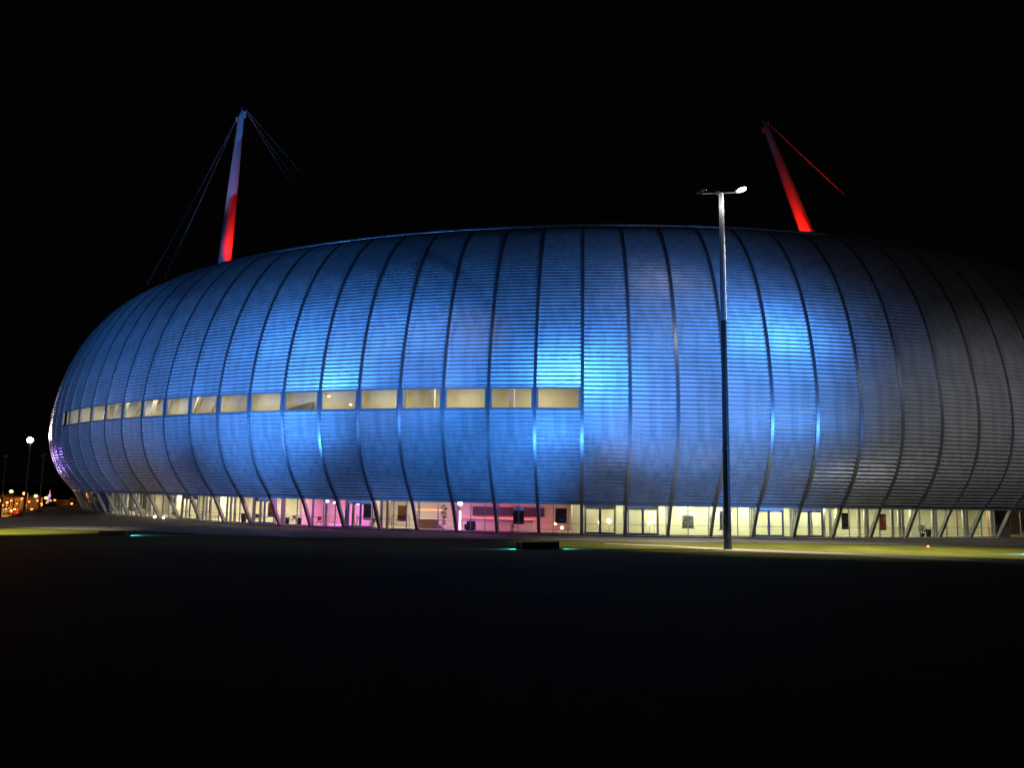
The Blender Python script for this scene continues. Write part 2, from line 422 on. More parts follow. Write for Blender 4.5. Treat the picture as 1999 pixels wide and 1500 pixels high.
# blind end bays left and right
KO = kpx(1970, 95)
bm = NB(); quad(bm, cyl(KO, RG, .2), cyl(KR, RG, .2), cyl(KR, RG, 3.12), cyl(KO, RG, 3.12)); gl = obj('glass_panel', bm, M['glass'], hall)
bm = NB(); bayframe(bm, KO, (.03, .5, .97)); fixn(bm); obj('mullion_frame', bm, M['frame'], gl)
for k0, k1, nm in ((KL, GK0, 'blind_wall'), (GK1, KO, 'blind_wall')):
    bm = NB(); arcbox(bm, k0, k1, 94.7, 95.0, 0, 3.22, 8); fixn(bm); obj(nm, bm, M['steel'], hall)
# foyer shell
bm = NB(); arcbox(bm, KL, KR, 84, 94.6, -.04, .1, 40); fixn(bm); obj('foyer_floor', bm, M['floor'], hall)
bm = NB(); arcbox(bm, KL, KR, 84, 94.69, 3.24, 3.34, 40); fixn(bm); obj('foyer_ceiling', bm, M['white'], hall)
KN = kpx(1118, 93)                    # from here to the right the foyer wall stands just behind the glass
bm = NB(); arcbox(bm, KL, KN, 86.6, 87.0, .1, 3.24, 30); fixn(bm); obj('foyer_wall', bm, M['cream'], hall)
bm = NB(); arcbox(bm, KN, kpx(1630, 92), 91.6, 92.0, .1, 3.24, 14); fixn(bm); obj('foyer_wall', bm, M['green'], hall)
bm = NB(); arcbox(bm, kpx(1630, 92), KR, 88.6, 89.0, .1, 3.24, 14); fixn(bm); obj('foyer_wall', bm, M['green'], hall)
# cross partitions
for px, m, r0 in ((248, 'cream', 87), (372, 'cream', 87), (455, 'cream', 87), (610, 'cream', 87), (742, 'cream', 87), (1118, 'cream', 87), (1630, 'green', 89), (1775, 'green', 89), (1925, 'green', 89)):
    k = kpx(px, r0 + 2); bm = NB(); arcbox(bm, k - .03, k + .03, r0 + .01, 91.2, .1, 3.24); fixn(bm); obj('partition', bm, M[m], hall)
# white round columns just behind the glass
for px in (196, 215, 236, 244, 266, 292, 329, 362, 402, 410, 449, 457, 507, 553, 636, 676, 689, 744, 756, 1583, 1608, 1677, 1690, 1742, 1756, 1822, 1882, 1935):
    p = on_ring(px, 93.9); bm = NB(); lathe(bm, [(.17, .1), (.17, 3.24)], p, 14); obj('column', bm, M['white'], hall, True)
# window band: pane, frame, per bay; gallery behind
rb0, zb0, n0, m0 = prof_s(S0); rb1, zb1, n1, m1 = prof_s(S1)
bm = NB(); quad(bm, cyl(0, rb0 - .05, zb0), cyl(1, rb0 - .05, zb0), cyl(1, rb1 - .05, zb1), cyl(0, rb1 - .05, zb1))
me_pane = bpy.data.meshes.new('pane'); bm.to_mesh(me_pane); bm.free(); me_pane.materials.append(M['glass'])
bm = NB(); arcbox(bm, .03, .97, rb0 - .16, rb0 + .09, zb0 - .10, zb0 + .06); arcbox(bm, .03, .97, rb1 - .16, rb1 + .06, zb1 - .03, zb1 + .08)
arcbox(bm, .04, .075, rb0 - .1, rb0 + .03, zb0 + .06, zb1 - .03); arcbox(bm, .925, .96, rb0 - .1, rb0 + .03, zb0 + .06, zb1 - .03)
fixn(bm); me_fr = bpy.data.meshes.new('window'); bm.to_mesh(me_fr); bm.free(); me_fr.materials.append(M['frame'])
for k in range(K0B, 0):
    w = spin(me_fr, 'window', k); p = bpy.data.objects.new('pane', me_pane); C.objects.link(p); p.parent = w
bm = NB(); arcbox(bm, K0B, 0, 93.2, 93.5, 10.9, 16.6, 20); fixn(bm); obj('gallery_wall', bm, M['cream'], hall)
bm = NB(); arcbox(bm, K0B, 0, 93.5, 100.3, 10.9, 11.1, 20); fixn(bm); obj('gallery_floor', bm, M['floor'], hall)
bm = NB(); arcbox(bm, K0B, 0, 93.5, 100.2, 15.2, 15.4, 20); fixn(bm); obj('gallery_ceiling', bm, M['cream'], hall)
for k in (K0B, 0):
    bm = NB(); arcbox(bm, k - .02, k + .02, 93.5, 100.2, 11.1, 15.2); fixn(bm); obj('gallery_end_wall', bm, M['cream'], hall)
for k in [K0B + .7 + i * .92 for i in range(6)] + [-11.4, -10.6, -4.35, -3.6, -1.65]:
    wdt = .22 if k < -10 else .5
    bm = NB(); e = wdt / 2 / (98 * DEL)
    lean = .5 if k < -10 else 0
    a = [cyl(k + u + (0 if z < 13 else lean), r, z) for z in (11.1, 15.2) for u, r in ((-e, 96.2), (e, 96.2), (e, 96.6), (-e, 96.6))]
    vs = [bm.verts.new(v) for v in a]
    for f in ((3, 2, 1, 0), (4, 5, 6, 7), (0, 1, 5, 4), (1, 2, 6, 5), (2, 3, 7, 6), (3, 0, 4, 7)): bm.faces.new([vs[i] for i in f])
    fixn(bm); obj('gallery_column', bm, M['white' if k > -10 else 'cream'], hall)
for k, r, z in ((-7.75, 97.5, 14.9), (-6.1, 98.5, 13.6), (-5.4, 99.2, 12.6), (-13.4, 97.5, 14.9), (-2.6, 97, 14.9)):
    bm = NB(); ball(bm, cyl(k, r, z), .11, 1.3, 1.3, .8); obj('gallery_lamp', bm, M['lampon'], hall, True)
# sloping stair soffit behind bays -9 .. -6
bm = NB()
vs = [bm.verts.new(cyl(k, r, z)) for k, z in ((-10.2, 11.4), (-7.3, 13.7)) for r, dz in ((94, 0), (95.5, 0)) for z in (z, z - 2.2)]
for f in ((0, 1, 3, 2), (4, 6, 7, 5), (0, 4, 5, 1), (2, 3, 7, 6), (0, 2, 6, 4), (1, 5, 7, 3)): bm.faces.new([vs[i] for i in f])
fixn(bm); obj('stair', bm, M['greytop'], hall)
# ------------------------------------------------------------------ lamps helpers
def light(kind, name, loc, col, power, size=.2, target=None, angle=60, blend=.6, sy=None):
    d = bpy.data.lights.new(name, kind); d.color = col; d.energy = power
    o = bpy.data.objects.new(name, d); C.objects.link(o); o.location = loc
    if kind == 'AREA':
        d.size = size
        if sy: d.shape = 'RECTANGLE'; d.size_y = sy
    else: d.shadow_soft_size = size
    if kind == 'SPOT': d.spot_size = math.radians(angle); d.spot_blend = blend
    if target is not None: o.rotation_euler = (Vector(target) - Vector(loc)).to_track_quat('-Z', 'Y').to_euler()
    return o
# foyer and gallery ceiling lights
def ceiling(k, r, z, col, power, size=2.4):
    p = cyl(k, r, z); light('AREA', 'ceiling_light', p, col, power, size, p - Vector((0, 0, 1)))
WARM, YEL = (1, .91, .70), (1, .99, .70)
for px, pw, col in ((200, 330, WARM), (245, 330, WARM), (300, 290, WARM), (350, 260, WARM), (405, 270, WARM), (450, 300, WARM), (500, 270, WARM), (560, 220, WARM), (612, 60, WARM),
                    (730, 40, WARM), (780, 190, WARM), (850, 30, WARM)):
    ceiling(kpx(px, 91), 91, 3.18, col, pw)
for px, pw in ((1150, 45), (1215, 65), (1285, 125), (1345, 160), (1405, 160), (1465, 160), (1530, 125), (1600, 140), (1660, 150), (1720, 130), (1785, 80), (1850, 80), (1910, 90)):
    r = 93.4 if px < 1630 else 92.4
    ceiling(kpx(px, r), r, 3.18, YEL, pw, 1.6)
for px, pw in ((650, 300), (690, 270), (900, 130), (960, 170), (1020, 150)):
    ceiling(kpx(px, 90.5), 90.5, 3.18, (.95, .15, 1) if px < 950 else (1, .10, .36), pw, 1.5)
ceiling(kpx(1095, 92), 92, 3.18, YEL, 70, 1.4)
ceiling(KO + .7, 92.5, 3.18, (1, .45, .16), 90, 1.4)
for px in (222, 270, 355, 365, 412, 428, 496, 514, 545, 590, 735, 772, 798, 1148, 1215, 1310, 1382, 1455, 1540, 1606, 1668, 1735, 1770, 1840, 1905):
    p = on_ring(px, 93.3); a = PH0 + k_of(p) * DEL
    bm = NB(); box(bm, (p.x, p.y, 3.12), (1.2, .16, .12), a, bev=.02); fixn(bm); obj('foyer_lamp', bm, M['lampon'], hall)
for i in range(9): ceiling(K0B + 1 + i * 2, 97, 15.1, (1, .90, .66), 240, 2.2)
# ------------------------------------------------------------------ ground floodlights
def floodlight(pa, pb, pybase, h, label):
    a, b = gpt(pa, pybase), gpt(pb, pybase); c = (a + b) / 2; L = (b - a).length; rz = math.atan2(b.y - a.y, b.x - a.x)
    t = thing('ground_floodlight', label, 'floodlight', c, 'floodlights sunk in the lawn behind dark shields', rz)
    bm = NB(); box(bm, (0, 0, h / 2 - .04), (L, .08, h + .08)); box(bm, (-L / 2 + .04, .45, h / 2 - .04), (.08, .82, h + .06)); box(bm, (L / 2 - .04, .45, h / 2 - .04), (.08, .82, h + .06)); fixn(bm); obj('shield', bm, M['shield'], t)
    for x in (-L * .25, L * .25):
        bm = NB(); box(bm, (x, .45, .15), (.6, .4, .3), bev=.03); fixn(bm); hs = obj('lamp_housing', bm, M['black'], t)
        bm = NB(); box(bm, (x, .5, .315), (.5, .3, .02)); fixn(bm); obj('lens', bm, M['cyanlens'], hs)
    return c, rz, L
cA, rA, lA = floodlight(1018, 1091, 1073, .50, 'dark floodlight shield with teal glow on both sides, in front of the glazed bar')
cB, rB, lB = floodlight(193, 246, 1046, .38, 'dark reddish floodlight shield on the lawn near the far left end of the hall')
cC, rC, lC = floodlight(2030, 2110, 1083, .5, 'dark floodlight shield at the right edge with teal glow on the grass')
for c, rz, L, sides, pw in ((cA, rA, lA, (-1, 1), 60), (cB, rB, lB, (1,), 60), (cC, rC, lC, (-1,), 140)):
    d = Vector((math.cos(rz), math.sin(rz), 0)); n = Vector((-math.sin(rz), math.cos(rz), 0))
    for s in sides:
        p = c + d * (s * (L / 2 + .18)) + n * .12 + Vector((0, 0, .30))
        light('SPOT', 'spill_light', p, (.015, .30, 1), pw * 110, .05, p + d * s * 1.1 + Vector((0, 0, -.6)), 66, .9)
AZ, IND = (.06, .30, 1.0), (.09, .17, 1.0)
def facade(src, k, z, col, E, angle, blend=.9, off=0.0):
    s = min(s_of_z(z), STOP); r, zz, a, b = prof_s(s); T = cyl(k, r, zz)
    S = src + Vector((off, .6, .80)); d = (T - S).length
    light('SPOT', 'facade_spot', S, col, E * 4 * PI * d * d, .12, T, angle, blend)
cL = Vector((-74, 48, terr(-74, 48))); cM = Vector((-46, 30, terr(-46, 30))); cN = Vector((54, 30, terr(54, 30)))   # unseen sources added off frame, left and right, to even the facade wash
for src, k, z, col, E, ang in (
    (cA, -2.4, 18, AZ, 4.2, 88), (cA, -4.0, 18.5, AZ, 1.6, 30), (cB, -10.2, 19, AZ, 1.2, 26), (cN, 1.4, 17, AZ, .8, 36), (cA, 2.9, 18.5, AZ, 5.2, 60), (cN, 2.7, 18, AZ, 1.1, 38), (cN, 5.6, 17, AZ, .22, 34), (cN, -.5, 21, AZ, .35, 44), (cA, -5.5, 19, AZ, 2.0, 46),
    (cB, -7.8, 18, AZ, 4.6, 84), (cB, -12.5, 18, AZ, 3.0, 44),
    (cL, -16, 17, AZ, 2.2, 38), (cL, -10, 17, AZ, 1.3, 42), (cM, -6, 18, AZ, .6, 42)):
    facade(src, k, z, col, E, ang, 1.0)
GV = (.40, .34, .58)
facade(cN, 9, 13, (.74, .72, .92), .09, 60, 1.0)  # added faint cool fill on the dim right-hand bays
for src, k, z, E, ang, col in ((cM, -2.5, 8, .20, 44, AZ), (cN, 1.8, 9, .30, 44, AZ), (cL, -12, 7, .30, 44, GV), (cM, -8, 7, .26, 44, GV)):
    facade(src, k, z, col, E, ang, 1.0)
# ------------------------------------------------------------------ lamp post on the lawn
base = gpt(1421, 1074); top = at(1405, 381, base.y)
HP = top.z
lp = thing('lamp_post', 'very tall tapered steel lamp post on the lawn edge in front of the hall', 'lamp post', base)
bm = NB(); tube(bm, [(0, 0, 0), (0, 0, HP * .33), (0, 0, HP * .66), (0, 0, HP)], [.29, .26, .22, .17], 8); obj('pole', bm, M['pole'], lp)
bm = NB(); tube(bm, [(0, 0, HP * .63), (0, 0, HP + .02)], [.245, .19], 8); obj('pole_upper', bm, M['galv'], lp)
light('POINT', 'post_glow', base + Vector((-.9, -.5, HP - .9)), (1, .92, 1), 90, .15)  # added to catch the pole's left edge; the left head is unlit
light('POINT', 'post_glow', base + Vector((1.0, -.5, HP - .6)), (1, .85, .72), 130, .15)
bm = NB(); lathe(bm, [(.45, 0), (.45, .04), (.31, .06), (.31, .35)], n=12); obj('base_plate', bm, M['pole'], lp)
bm = NB(); box(bm, (0, -.285, 1.1), (.2, .03, .5), bev=.01); fixn(bm); obj('hatch', bm, M['steel'], lp)
bm = NB(); lathe(bm, [(.275, 7.4), (.285, 7.45), (.285, 7.6), (.26, 7.65)], n=12); lathe(bm, [(.23, 14.6), (.235, 14.65), (.235, 14.8), (.21, 14.85)], n=12); obj('collar', bm, M['pole'], lp)
bm = NB(); tube(bm, [(-1.55, 0, HP - .05), (1.5, 0, HP + .12)], .055, 8); tube(bm, [(-.35, -.1, HP - .12), (-.28, -.1, HP + .1)], .12, 8); obj('crossarm', bm, M['pole'], lp)
for sx, m in ((-1, 'black'), (1, 'steel')):
    bm = NB(); MM = Matrix.Translation((sx * 1.55, 0, HP + (.33 if sx > 0 else .22))) @ Matrix.Rotation(-.38, 4, 'Y')
    box(bm, (0, .05, 0), (.95, .34, .26), bev=.06, M4=MM); fixn(bm); h = obj('lamp_head', bm, M[m], lp)
    bm = NB(); ball(bm, (0, 0, 0), .32, 1.25, .5, .55)
    for v in bm.verts: v.co = MM @ (v.co + Vector((0.05, -.12, -.06)))
    obj('lens', bm, M['lampw'] if sx > 0 else M['glass'], h, True)
hd = base + Vector((1.6, 0, HP + .1))
light('SPOT', 'post_glow', hd + Vector((-.1, -.35, -.1)), (1, .93, .95), 420, .2, hd + Vector((-.1, -.35, -9)), 172, .3)
for px, py, ang, pw in ((1270, 1066, 44, 9000), (1460, 1069, 48, 10000), (1680, 1074, 46, 13000), (1900, 1081, 42, 17000), (1560, 1082, 46, 2600)):
    light('SPOT', 'post_flood', hd + Vector((0, .5, -.3)), (1, .93, .80), pw * 9, .1, gpt(px, py), ang, 1)
light('SPOT', 'post_flood', hd + Vector((0, .5, -.3)), (1, .93, .90), 250, .1, gpt(1850, 1050) + Vector((0, 0, 5)), 90, 1.0)
off_l = at(-330, 720, 58); light('SPOT', 'lawn_flood', off_l, (1, .95, .52), 120000, .2, gpt(0, 1040), 40, 1)
off_r = at(2350, 420, 56)
light('SPOT', 'post_flood', off_r, (.96, .94, 1), 11000, 2.5, cyl(11.5, 98.5, -16.0), 112, 1)
for k, z, E, ang in ((-5.6, 6.5, .5, 10), (.5, 6.3, .5, 10), (-11, 6.5, .35, 22)):
    T = cyl(k, 99, z); S = hd + Vector((-.3, .4, -.3)); light('SPOT', 'post_flood', S, (1, .78, .80), E * 4 * PI * (T - S).length_squared, .1, T, ang, 1)
# ------------------------------------------------------------------ masts
def mast(pxb, pyb, pxt, pyt, D, wb, wt, label, cables, key):
    b = at(pxb, pyb, D); t = at(pxt, pyt, D); dirv = (t - b).normalized()
    z0 = 33.3 + .5; foot = b - dirv * ((b.z - z0) / dirv.z)
    m = thing('roof_mast', label, 'mast', foot, 'cable-stayed masts on the roof')
    L = t - foot; bm = NB(); tube(bm, [L * 0, L * .25, L * .55, L * .93, L], [wb, wb * .97, wb * .78, wt, wt * .25], 20); obj('mast_shaft', bm, M['mast'], m, True)
    bm = NB(); box(bm, L * .965 + Vector((wt * .9, 0, -.3)), (wt * 1.3, .25, .9)); box(bm, L * .93 - Vector((wt * 1.3, 0, .2)), (wt * .9, .2, .7)); fixn(bm); obj('cable_head', bm, M['mast'], m)
    for f, e in cables:
        bm = NB(); a = L * f[0] + Vector((f[1], 0, 0)); pts = [a.lerp(e - foot, i / 8) + Vector((0, 0, -.35 * math.sin(PI * i / 8))) for i in range(9)]
        tube(bm, pts, .04 if key == 0 else .065, 6); obj('stay_cable', bm, M['cable'], m)
    return foot, t, dirv
def roofpt(px, py, z):
    d = ray(px, py); t = (z - EYE) / d.z; return Vector((0, 0, EYE)) + d * t
DL = 112.0
fl, tl, dl = mast(439, 506, 473, 208, DL, .87, .42, 'tapered pale mast at the left with red-lit foot, bluish top and four stay cables', [
    ((.93, -.6), at(287, 556, 122)), ((.93, -.6), at(322, 541, 108)), ((.975, .6), at(690, 545, 118)), ((.975, .6), at(745, 580, 128)), ((.985, .6), at(790, 560, 140))], 0)
fr_, tr_, dr_ = mast(1571, 443, 1488, 230, 108, .92, .38, 'leaning mast at the right, its lower half lit deep red, with one reddish stay cable', [
    ((.985, .3), at(1790, 505, 118))], 1)
RED = (1, .012, .006)
light('SPOT', 'mast_uplight', fl + Vector((3.0, -1.4, .3)), RED, 8000, 1.2, fl + dl * 9, 50, 1)
light('SPOT', 'mast_uplight', fr_ + Vector((-2.6, -2.2, .4)), RED, 24000, .2, fr_ + dr_ * 9, 30, .9)
mid = tr_.lerp(Vector((0, 0, EYE)) + (at(1790, 505, 118) - Vector((0, 0, EYE))), .30)
light('SPOT', 'mast_uplight', fr_ + Vector((2.0, -3.0, .3)), RED, 26000, .2, mid, 46, .9)
light('SPOT', 'mast_uplight', fr_ + Vector((-4.5, -4.0, .4)), RED, 2200, .3, tr_, 34, 1)
light('SPOT', 'mast_uplight', fl + Vector((-9, -8, .2)), (.62, .46, 1), 4200, .3, tl - Vector((0, 0, 6)), 40, .8)  # unseen lilac fill added to tint the left mast's top
# ------------------------------------------------------------------ things in the foyer
def flat_at(px, r, z): 
    p = on_ring(px, r); p.z = z; k = k_of(p); return p, PH0 + k * DEL
def poster_mat(name, base, a, b, sc_=2.0):
    m = bpy.data.materials.new(name); m.use_nodes = True; nt = m.node_tree; bs = nt.nodes['Principled BSDF']; bs.inputs['Roughness'].default_value = .5
    tc = nt.nodes.new('ShaderNodeTexCoord'); n = nt.nodes.new('ShaderNodeTexNoise'); n.inputs['Scale'].default_value = sc_; n.inputs['Detail'].default_value = 3; nt.links.new(tc.outputs['Object'], n.inputs['Vector'])
    r = nt.nodes.new('ShaderNodeValToRGB'); e = r.color_ramp.elements; e[0].color = (*base, 1); e[0].position = .45; e[1].color = (*a, 1); e[1].position = .6
    x = e.new(.75); x.color = (*b, 1); nt.links.new(n.outputs['Fac'], r.inputs['Fac']); nt.links.new(r.outputs['Color'], bs.inputs['Base Color']); return m
PW = .0
def poster(px, y0, y1, wpx, r, m, label, rod=False, band=None):
    p, a = flat_at(px, r, 0); D = p.y; hz = lambda py: EYE + (ray(px, py).z / ray(px, py).y) * D
    z1, z0 = hz(y0), hz(y1); w = wpx * D / F
    t = thing('poster', label, 'poster', (p.x, p.y, z0), 'posters hanging in the foyer', a)
    bm = NB(); box(bm, (0, 0, (z1 - z0) / 2), (w, .03, z1 - z0)); fixn(bm); obj('poster_sheet', bm, m, t)
    if band:
        mm, f0, f1 = band; bm = NB(); box(bm, (0, -.02, (z1 - z0) * (f0 + f1) / 2), (w * .999, .02, (z1 - z0) * (f1 - f0))); fixn(bm); obj('printed_band', bm, mm, t)
    if rod:
        for z in (0, z1 - z0):
            bm = NB(); tube(bm, [(-w * .62, -.03, z), (w * .62, -.03, z)], .035, 8); obj('hanging_rod', bm, M['steel'], t)
    bm = NB()
    for s in (-1, 1): tube(bm, [(s * w * .4, 0, z1 - z0), (s * w * .4, 0, 3.24 - z0)], .008, 5)
    obj('hanger', bm, M['steel'], t)
pm = poster_mat
poster(716, 985, 1016, 17, 93.3, pm('poster_black', (.008, .008, .01), (.02, .02, .03), (.25, .2, .2)), 'black poster with faint lettering hanging beside the pink-lit wall', band=(M['white'], .02, .16))
poster(784, 987, 1018, 19, 93.4, pm('poster_yellow', (.85, .40, .01), (.80, .36, .01), (.10, .05, .01), 3), 'yellow poster with a dark figure and red foot on the cream wall', band=(M['red'], 0, .3))
poster(1012, 989, 1024, 21, 93.6, pm('poster_dark', (.006, .006, .007), (.012, .014, .014), (.03, .05, .05)), 'black poster with a silver top hanging in front of the pink bar', band=(M['rim'], .76, 1.0))
poster(1095, 993, 1022, 22, 93.3, pm('poster_navy', (.012, .016, .04), (.03, .04, .09), (.12, .14, .2), 3), 'dark navy poster on the pale wall left of the double doors')
poster(1343, 998, 1032, 22, 93.3, pm('poster_grey', (.10, .10, .10), (.3, .3, .29), (.5, .5, .48), 1.6), 'grey and white portrait poster on rods on the yellow-green wall', True, band=(M['white'], .72, 1.0))
poster(1416, 999, 1035, 22, 93.3, pm('poster_slate', (.02, .02, .022), (.07, .07, .075), (.2, .2, .2)), 'dark poster on rods half hidden behind the tall lamp post', True)
poster(1651, 1002, 1034, 17, 93.4, pm('poster_night', (.006, .006, .006), (.012, .012, .012), (.5, .42, .3), 1.4), 'black poster with a pale shape right of the last double doors')
poster(1723, 1004, 1036, 17, 93.4, pm('poster_scarlet', (.30, .02, .012), (.40, .04, .02), (.5, .3, .1), 2), 'red and black poster near the right end of the foyer', band=(M['black'], .82, 1.0))
poster(527, 982, 1010, 15, 92.6, pm('poster_maroon', (.12, .015, .01), (.3, .04, .02), (.4, .2, .1), 3), 'dark red poster standing on the cream wall behind a grey table')
# bars
def counter(px0, px1, r, h, d, body, topm, label, neon=None, nz=None):
    p0, p1 = on_ring(px0, r), on_ring(px1, r); c = (p0 + p1) / 2; L = (p1 - p0).length; rz = math.atan2(p1.y - p0.y, p1.x - p0.x)
    t = thing('bar_counter', label, 'counter', (c.x, c.y, .1), None, rz)
    bm = NB(); box(bm, (0, 0, h / 2), (L, d, h), bev=.02); fixn(bm); obj('counter_front', bm, body, t)
    bm = NB(); box(bm, (0, -.05, h + .03), (L + .1, d + .2, .06), bev=.01); fixn(bm); obj('counter_top', bm, topm, t)
    if neon:
        bm = NB(); tube(bm, [(-L / 2, -d / 2 - .1, nz), (L / 2, -d / 2 - .1, nz)], .035, 8); obj('neon_tube', bm, neon, t)
    return c, rz, L
counter(905, 1042, 90.2, 1.0, .7, M['white'], M['greytop'], 'long white bar counter with a red neon line under the pink wall', M['neon_red'], 1.22)
counter(812, 868, 90.6, .95, .7, M['wood'], M['white'], 'short wooden bar counter below an orange neon tube', M['neon_orange'], 1.95)
p0, p1 = on_ring(922, 87.3), on_ring(1062, 87.3); c = (p0 + p1) / 2; L = (p1 - p0).length; rz = math.atan2(p1.y - p0.y, p1.x - p0.x)
bm = NB(); box(bm, (0, 0, 0), (L, .06, .95)); fixn(bm); o = obj('back_bar_panel', bm, M['dark']); o.location = (c.x, c.y, 1.95); o.rotation_euler = (0, 0, rz); tag(o, 'long dark panel on the pink wall above the white bar', 'wall panel')
bm = NB(); ball(bm, (0, 0, 0), .18, 1, 1, 1)
# pink and violet lamps
for i, (px, py) in enumerate(((651, 982), (679, 981), (697, 984), (712, 978), (724, 982), (757, 979))):
    p = on_ring(px, 92.8); D = p.y; z = EYE + ray(px, py).z / ray(px, py).y * D; z = min(z, 3.05)
    t = thing('pendant_lamp', ('pink ceiling spot, %s' % ('leftmost of the row before the pink wall', 'second from the left, over the pink wall', 'lowest of the row, left of the black poster', 'above the top of the black poster', 'just right of the black poster', 'alone, left of the yellow poster')[i]), 'lamp', (p.x, p.y, z), 'pink ceiling spots')
    bm = NB(); ball(bm, (0, 0, 0), .13, 1.25, 1, .85); obj('bulb', bm, M['pinklamp'], t, True)
    bm = NB(); tube(bm, [(0, 0, .08), (0, 0, 3.24 - z)], .03, 8); obj('stem', bm, M['steel'], t)
p = on_ring(897, 93.0); t = thing('light_column', 'glowing violet light column with a white globe beside the armchair', 'lamp', (p.x, p.y, .1))
bm = NB(); lathe(bm, [(.16, 0), (.14, .2), (.13, 1.9), (.05, 2.0)], n=14); obj('lit_column', bm, M['violetlamp'], t, True)
bm = NB(); ball(bm, (0, 0, 2.75), .24); obj('globe', bm, M['lampw'], t, True)
bm = NB(); tube(bm, [(0, 0, 2.0), (0, 0, 2.55)], .03, 8); obj('stem', bm, M['steel'], t)
light('POINT', 'violet_glow', (p.x - .1, p.y + .6, 1.4), (.8, .2, 1), 60, .2)
def reflection_globe(px, py, r, rr_, label):  # glowing globes inside the foyer stand in for orange reflections in the glass
    p = on_ring(px, r); D = p.y; z = EYE + ray(px, py).z / ray(px, py).y * D; z = max(z, .35)
    t = thing('glass_reflection', label, 'lamp', (p.x, p.y, .1), 'warm globes imitating reflections in the foyer glass')
    bm = NB(); ball(bm, (0, 0, z - .1), rr_); obj('globe', bm, M['warmglint'], t, True)
    bm = NB(); tube(bm, [(0, 0, 0), (0, 0, z - .1 - rr_ * .8)], .02, 6); lathe(bm, [(.12, 0), (.12, .03)], n=10); obj('stand', bm, M['steel'], t)
for a in ((1087, 1018, 93.0, .13, 'warm reflection globe in front of the navy poster, topmost of three'), (1084, 1023, 92.8, .15, 'warm reflection globe left-hand below the navy poster'), (1097, 1031, 92.9, .16, 'lowest warm reflection globe below the navy poster'),
          (1170, 1021, 92.8, .18, 'warm reflection globe behind the left leaf of the first double doors'), (1189, 1018, 92.8, .24, 'largest warm reflection globe behind the right leaf of the first double doors'),
          (1268, 1021, 92.8, .2, 'warm reflection globe behind the second double doors, left of a pair'), (1277, 1020, 92.8, .14, 'small warm reflection globe behind the second double doors, right of a pair'),
          (1632, 1010, 93.6, .12, 'small orange reflection globe left of the black poster with a pale shape')): reflection_globe(*a)
# furniture
def chair_at(p, rz, m, label, group='chairs in the foyer'):
    t = thing('chair', label, 'chair', (p.x, p.y, .1), group, rz)
    bm = NB(); box(bm, (0, 0, .45), (.46, .46, .05), bev=.015); fixn(bm); obj('seat', bm, m, t)
    bm = NB(); box(bm, (0, .22, .74), (.44, .04, .42), bev=.015); fixn(bm); obj('backrest', bm, m, t)
    for x in (-.2, .2):
        for y in (-.2, .2):
            bm = NB(); tube(bm, [(x * 1.1, y * 1.1, 0), (x, y, .44 if y < 0 else .7)], .016, 6); obj('leg', bm, M['steel'], t)
    return t
def table_at(p, rz, m, label, w=1.6):
    t = thing('table', label, 'table', (p.x, p.y, .1), 'tables in the foyer', rz)
    bm = NB(); box(bm, (0, 0, .74), (w, .75, .05), bev=.01); fixn(bm); obj('tabletop', bm, m, t)
    for x in (-w / 2 + .12, w / 2 - .12):
        bm = NB(); tube(bm, [(x, -.3, 0), (x, .3, .72)], .025, 6); tube(bm, [(x, .3, 0), (x, -.3, .72)], .025, 6); obj('trestle', bm, M['steel'], t)
    return t
for px, r, dr, m, lab in ((236, 92.6, .3, 'greytop', 'grey chair nearest the pale blue screen at the left end'), (258, 92.2, -.5, 'greytop', 'grey chair beside the table with crossed legs at the far left'), (334, 92.6, .2, 'dark', 'black chair in front of the dark doorway at the left'),
                      (368, 92.4, 2.6, 'dark', 'black chair left of the red banner'), (422, 92.6, -.3, 'red', 'red chair right of the red banner'), (500, 92.4, .6, 'dark', 'dark chair left of the maroon poster'), (571, 92.3, .1, 'greytop', 'grey chair right of the grey trestle table'),
                      (622, 92.8, .4, 'red', 'dark red chair by the cream pillar left of the pink wall'), (727, 93, -.4, 'red', 'red chair right of the black poster'), (862, 92.8, .9, 'white', 'white chair in front of the green plant')):
    p = on_ring(px, r); chair_at(p, PH0 + k_of(p) * DEL + dr, M[m], lab)
for px, r, m, lab, w in ((272, 92.8, 'white', 'pale trestle table with crossed legs at the far left of the foyer', 1.5), (343, 93, 'greytop', 'grey trestle table left of the red banner', 1.6), (527, 93.2, 'greytop', 'grey trestle table below the maroon poster', 2.0), (396, 93, 'dark', 'dark trestle table below the red banner', 1.4)):
    p = on_ring(px, r); table_at(p, PH0 + k_of(p) * DEL, M[m], lab, w)
for px, r, s, lab in ((475, 93.2, 1.0, 'dark tapered bin left of the cream columns'), (560, 93.2, .75, 'dark bin between grey trestle table and door'), (584, 93, .75, 'small dark bin right of the glazed door'), (1812, 93.4, .8, 'black bin at the right end near the glass')):
    p = on_ring(px, r); t = thing('bin', lab, 'bin', (p.x, p.y, .1), 'bins in the foyer')
    bm = NB(); lathe(bm, [(.26 * s, 0), (.38 * s, 1.0 * s), (.34 * s, 1.0 * s), (.30 * s, .9 * s)], n=16); obj('bin_body', bm, M['black'], t, True)
    bm = NB(); lathe(bm, [(.40 * s, .98 * s), (.40 * s, 1.03 * s), (.36 * s, 1.03 * s)], n=16); obj('bin_rim', bm, M['greytop'], t, True)
p = on_ring(918, 92.6); t = thing('armchair', 'dark armchair in front of the pink bar', 'armchair', (p.x, p.y, .1), None, PH0 + k_of(p) * DEL)
bm = NB(); box(bm, (0, 0, .22), (.8, .75, .42), bev=.06); fixn(bm); obj('seat', bm, M['dark'], t)
bm = NB(); box(bm, (0, .35, .6), (.95, .16, .75), bev=.06); fixn(bm); obj('backrest', bm, M['dark'], t)
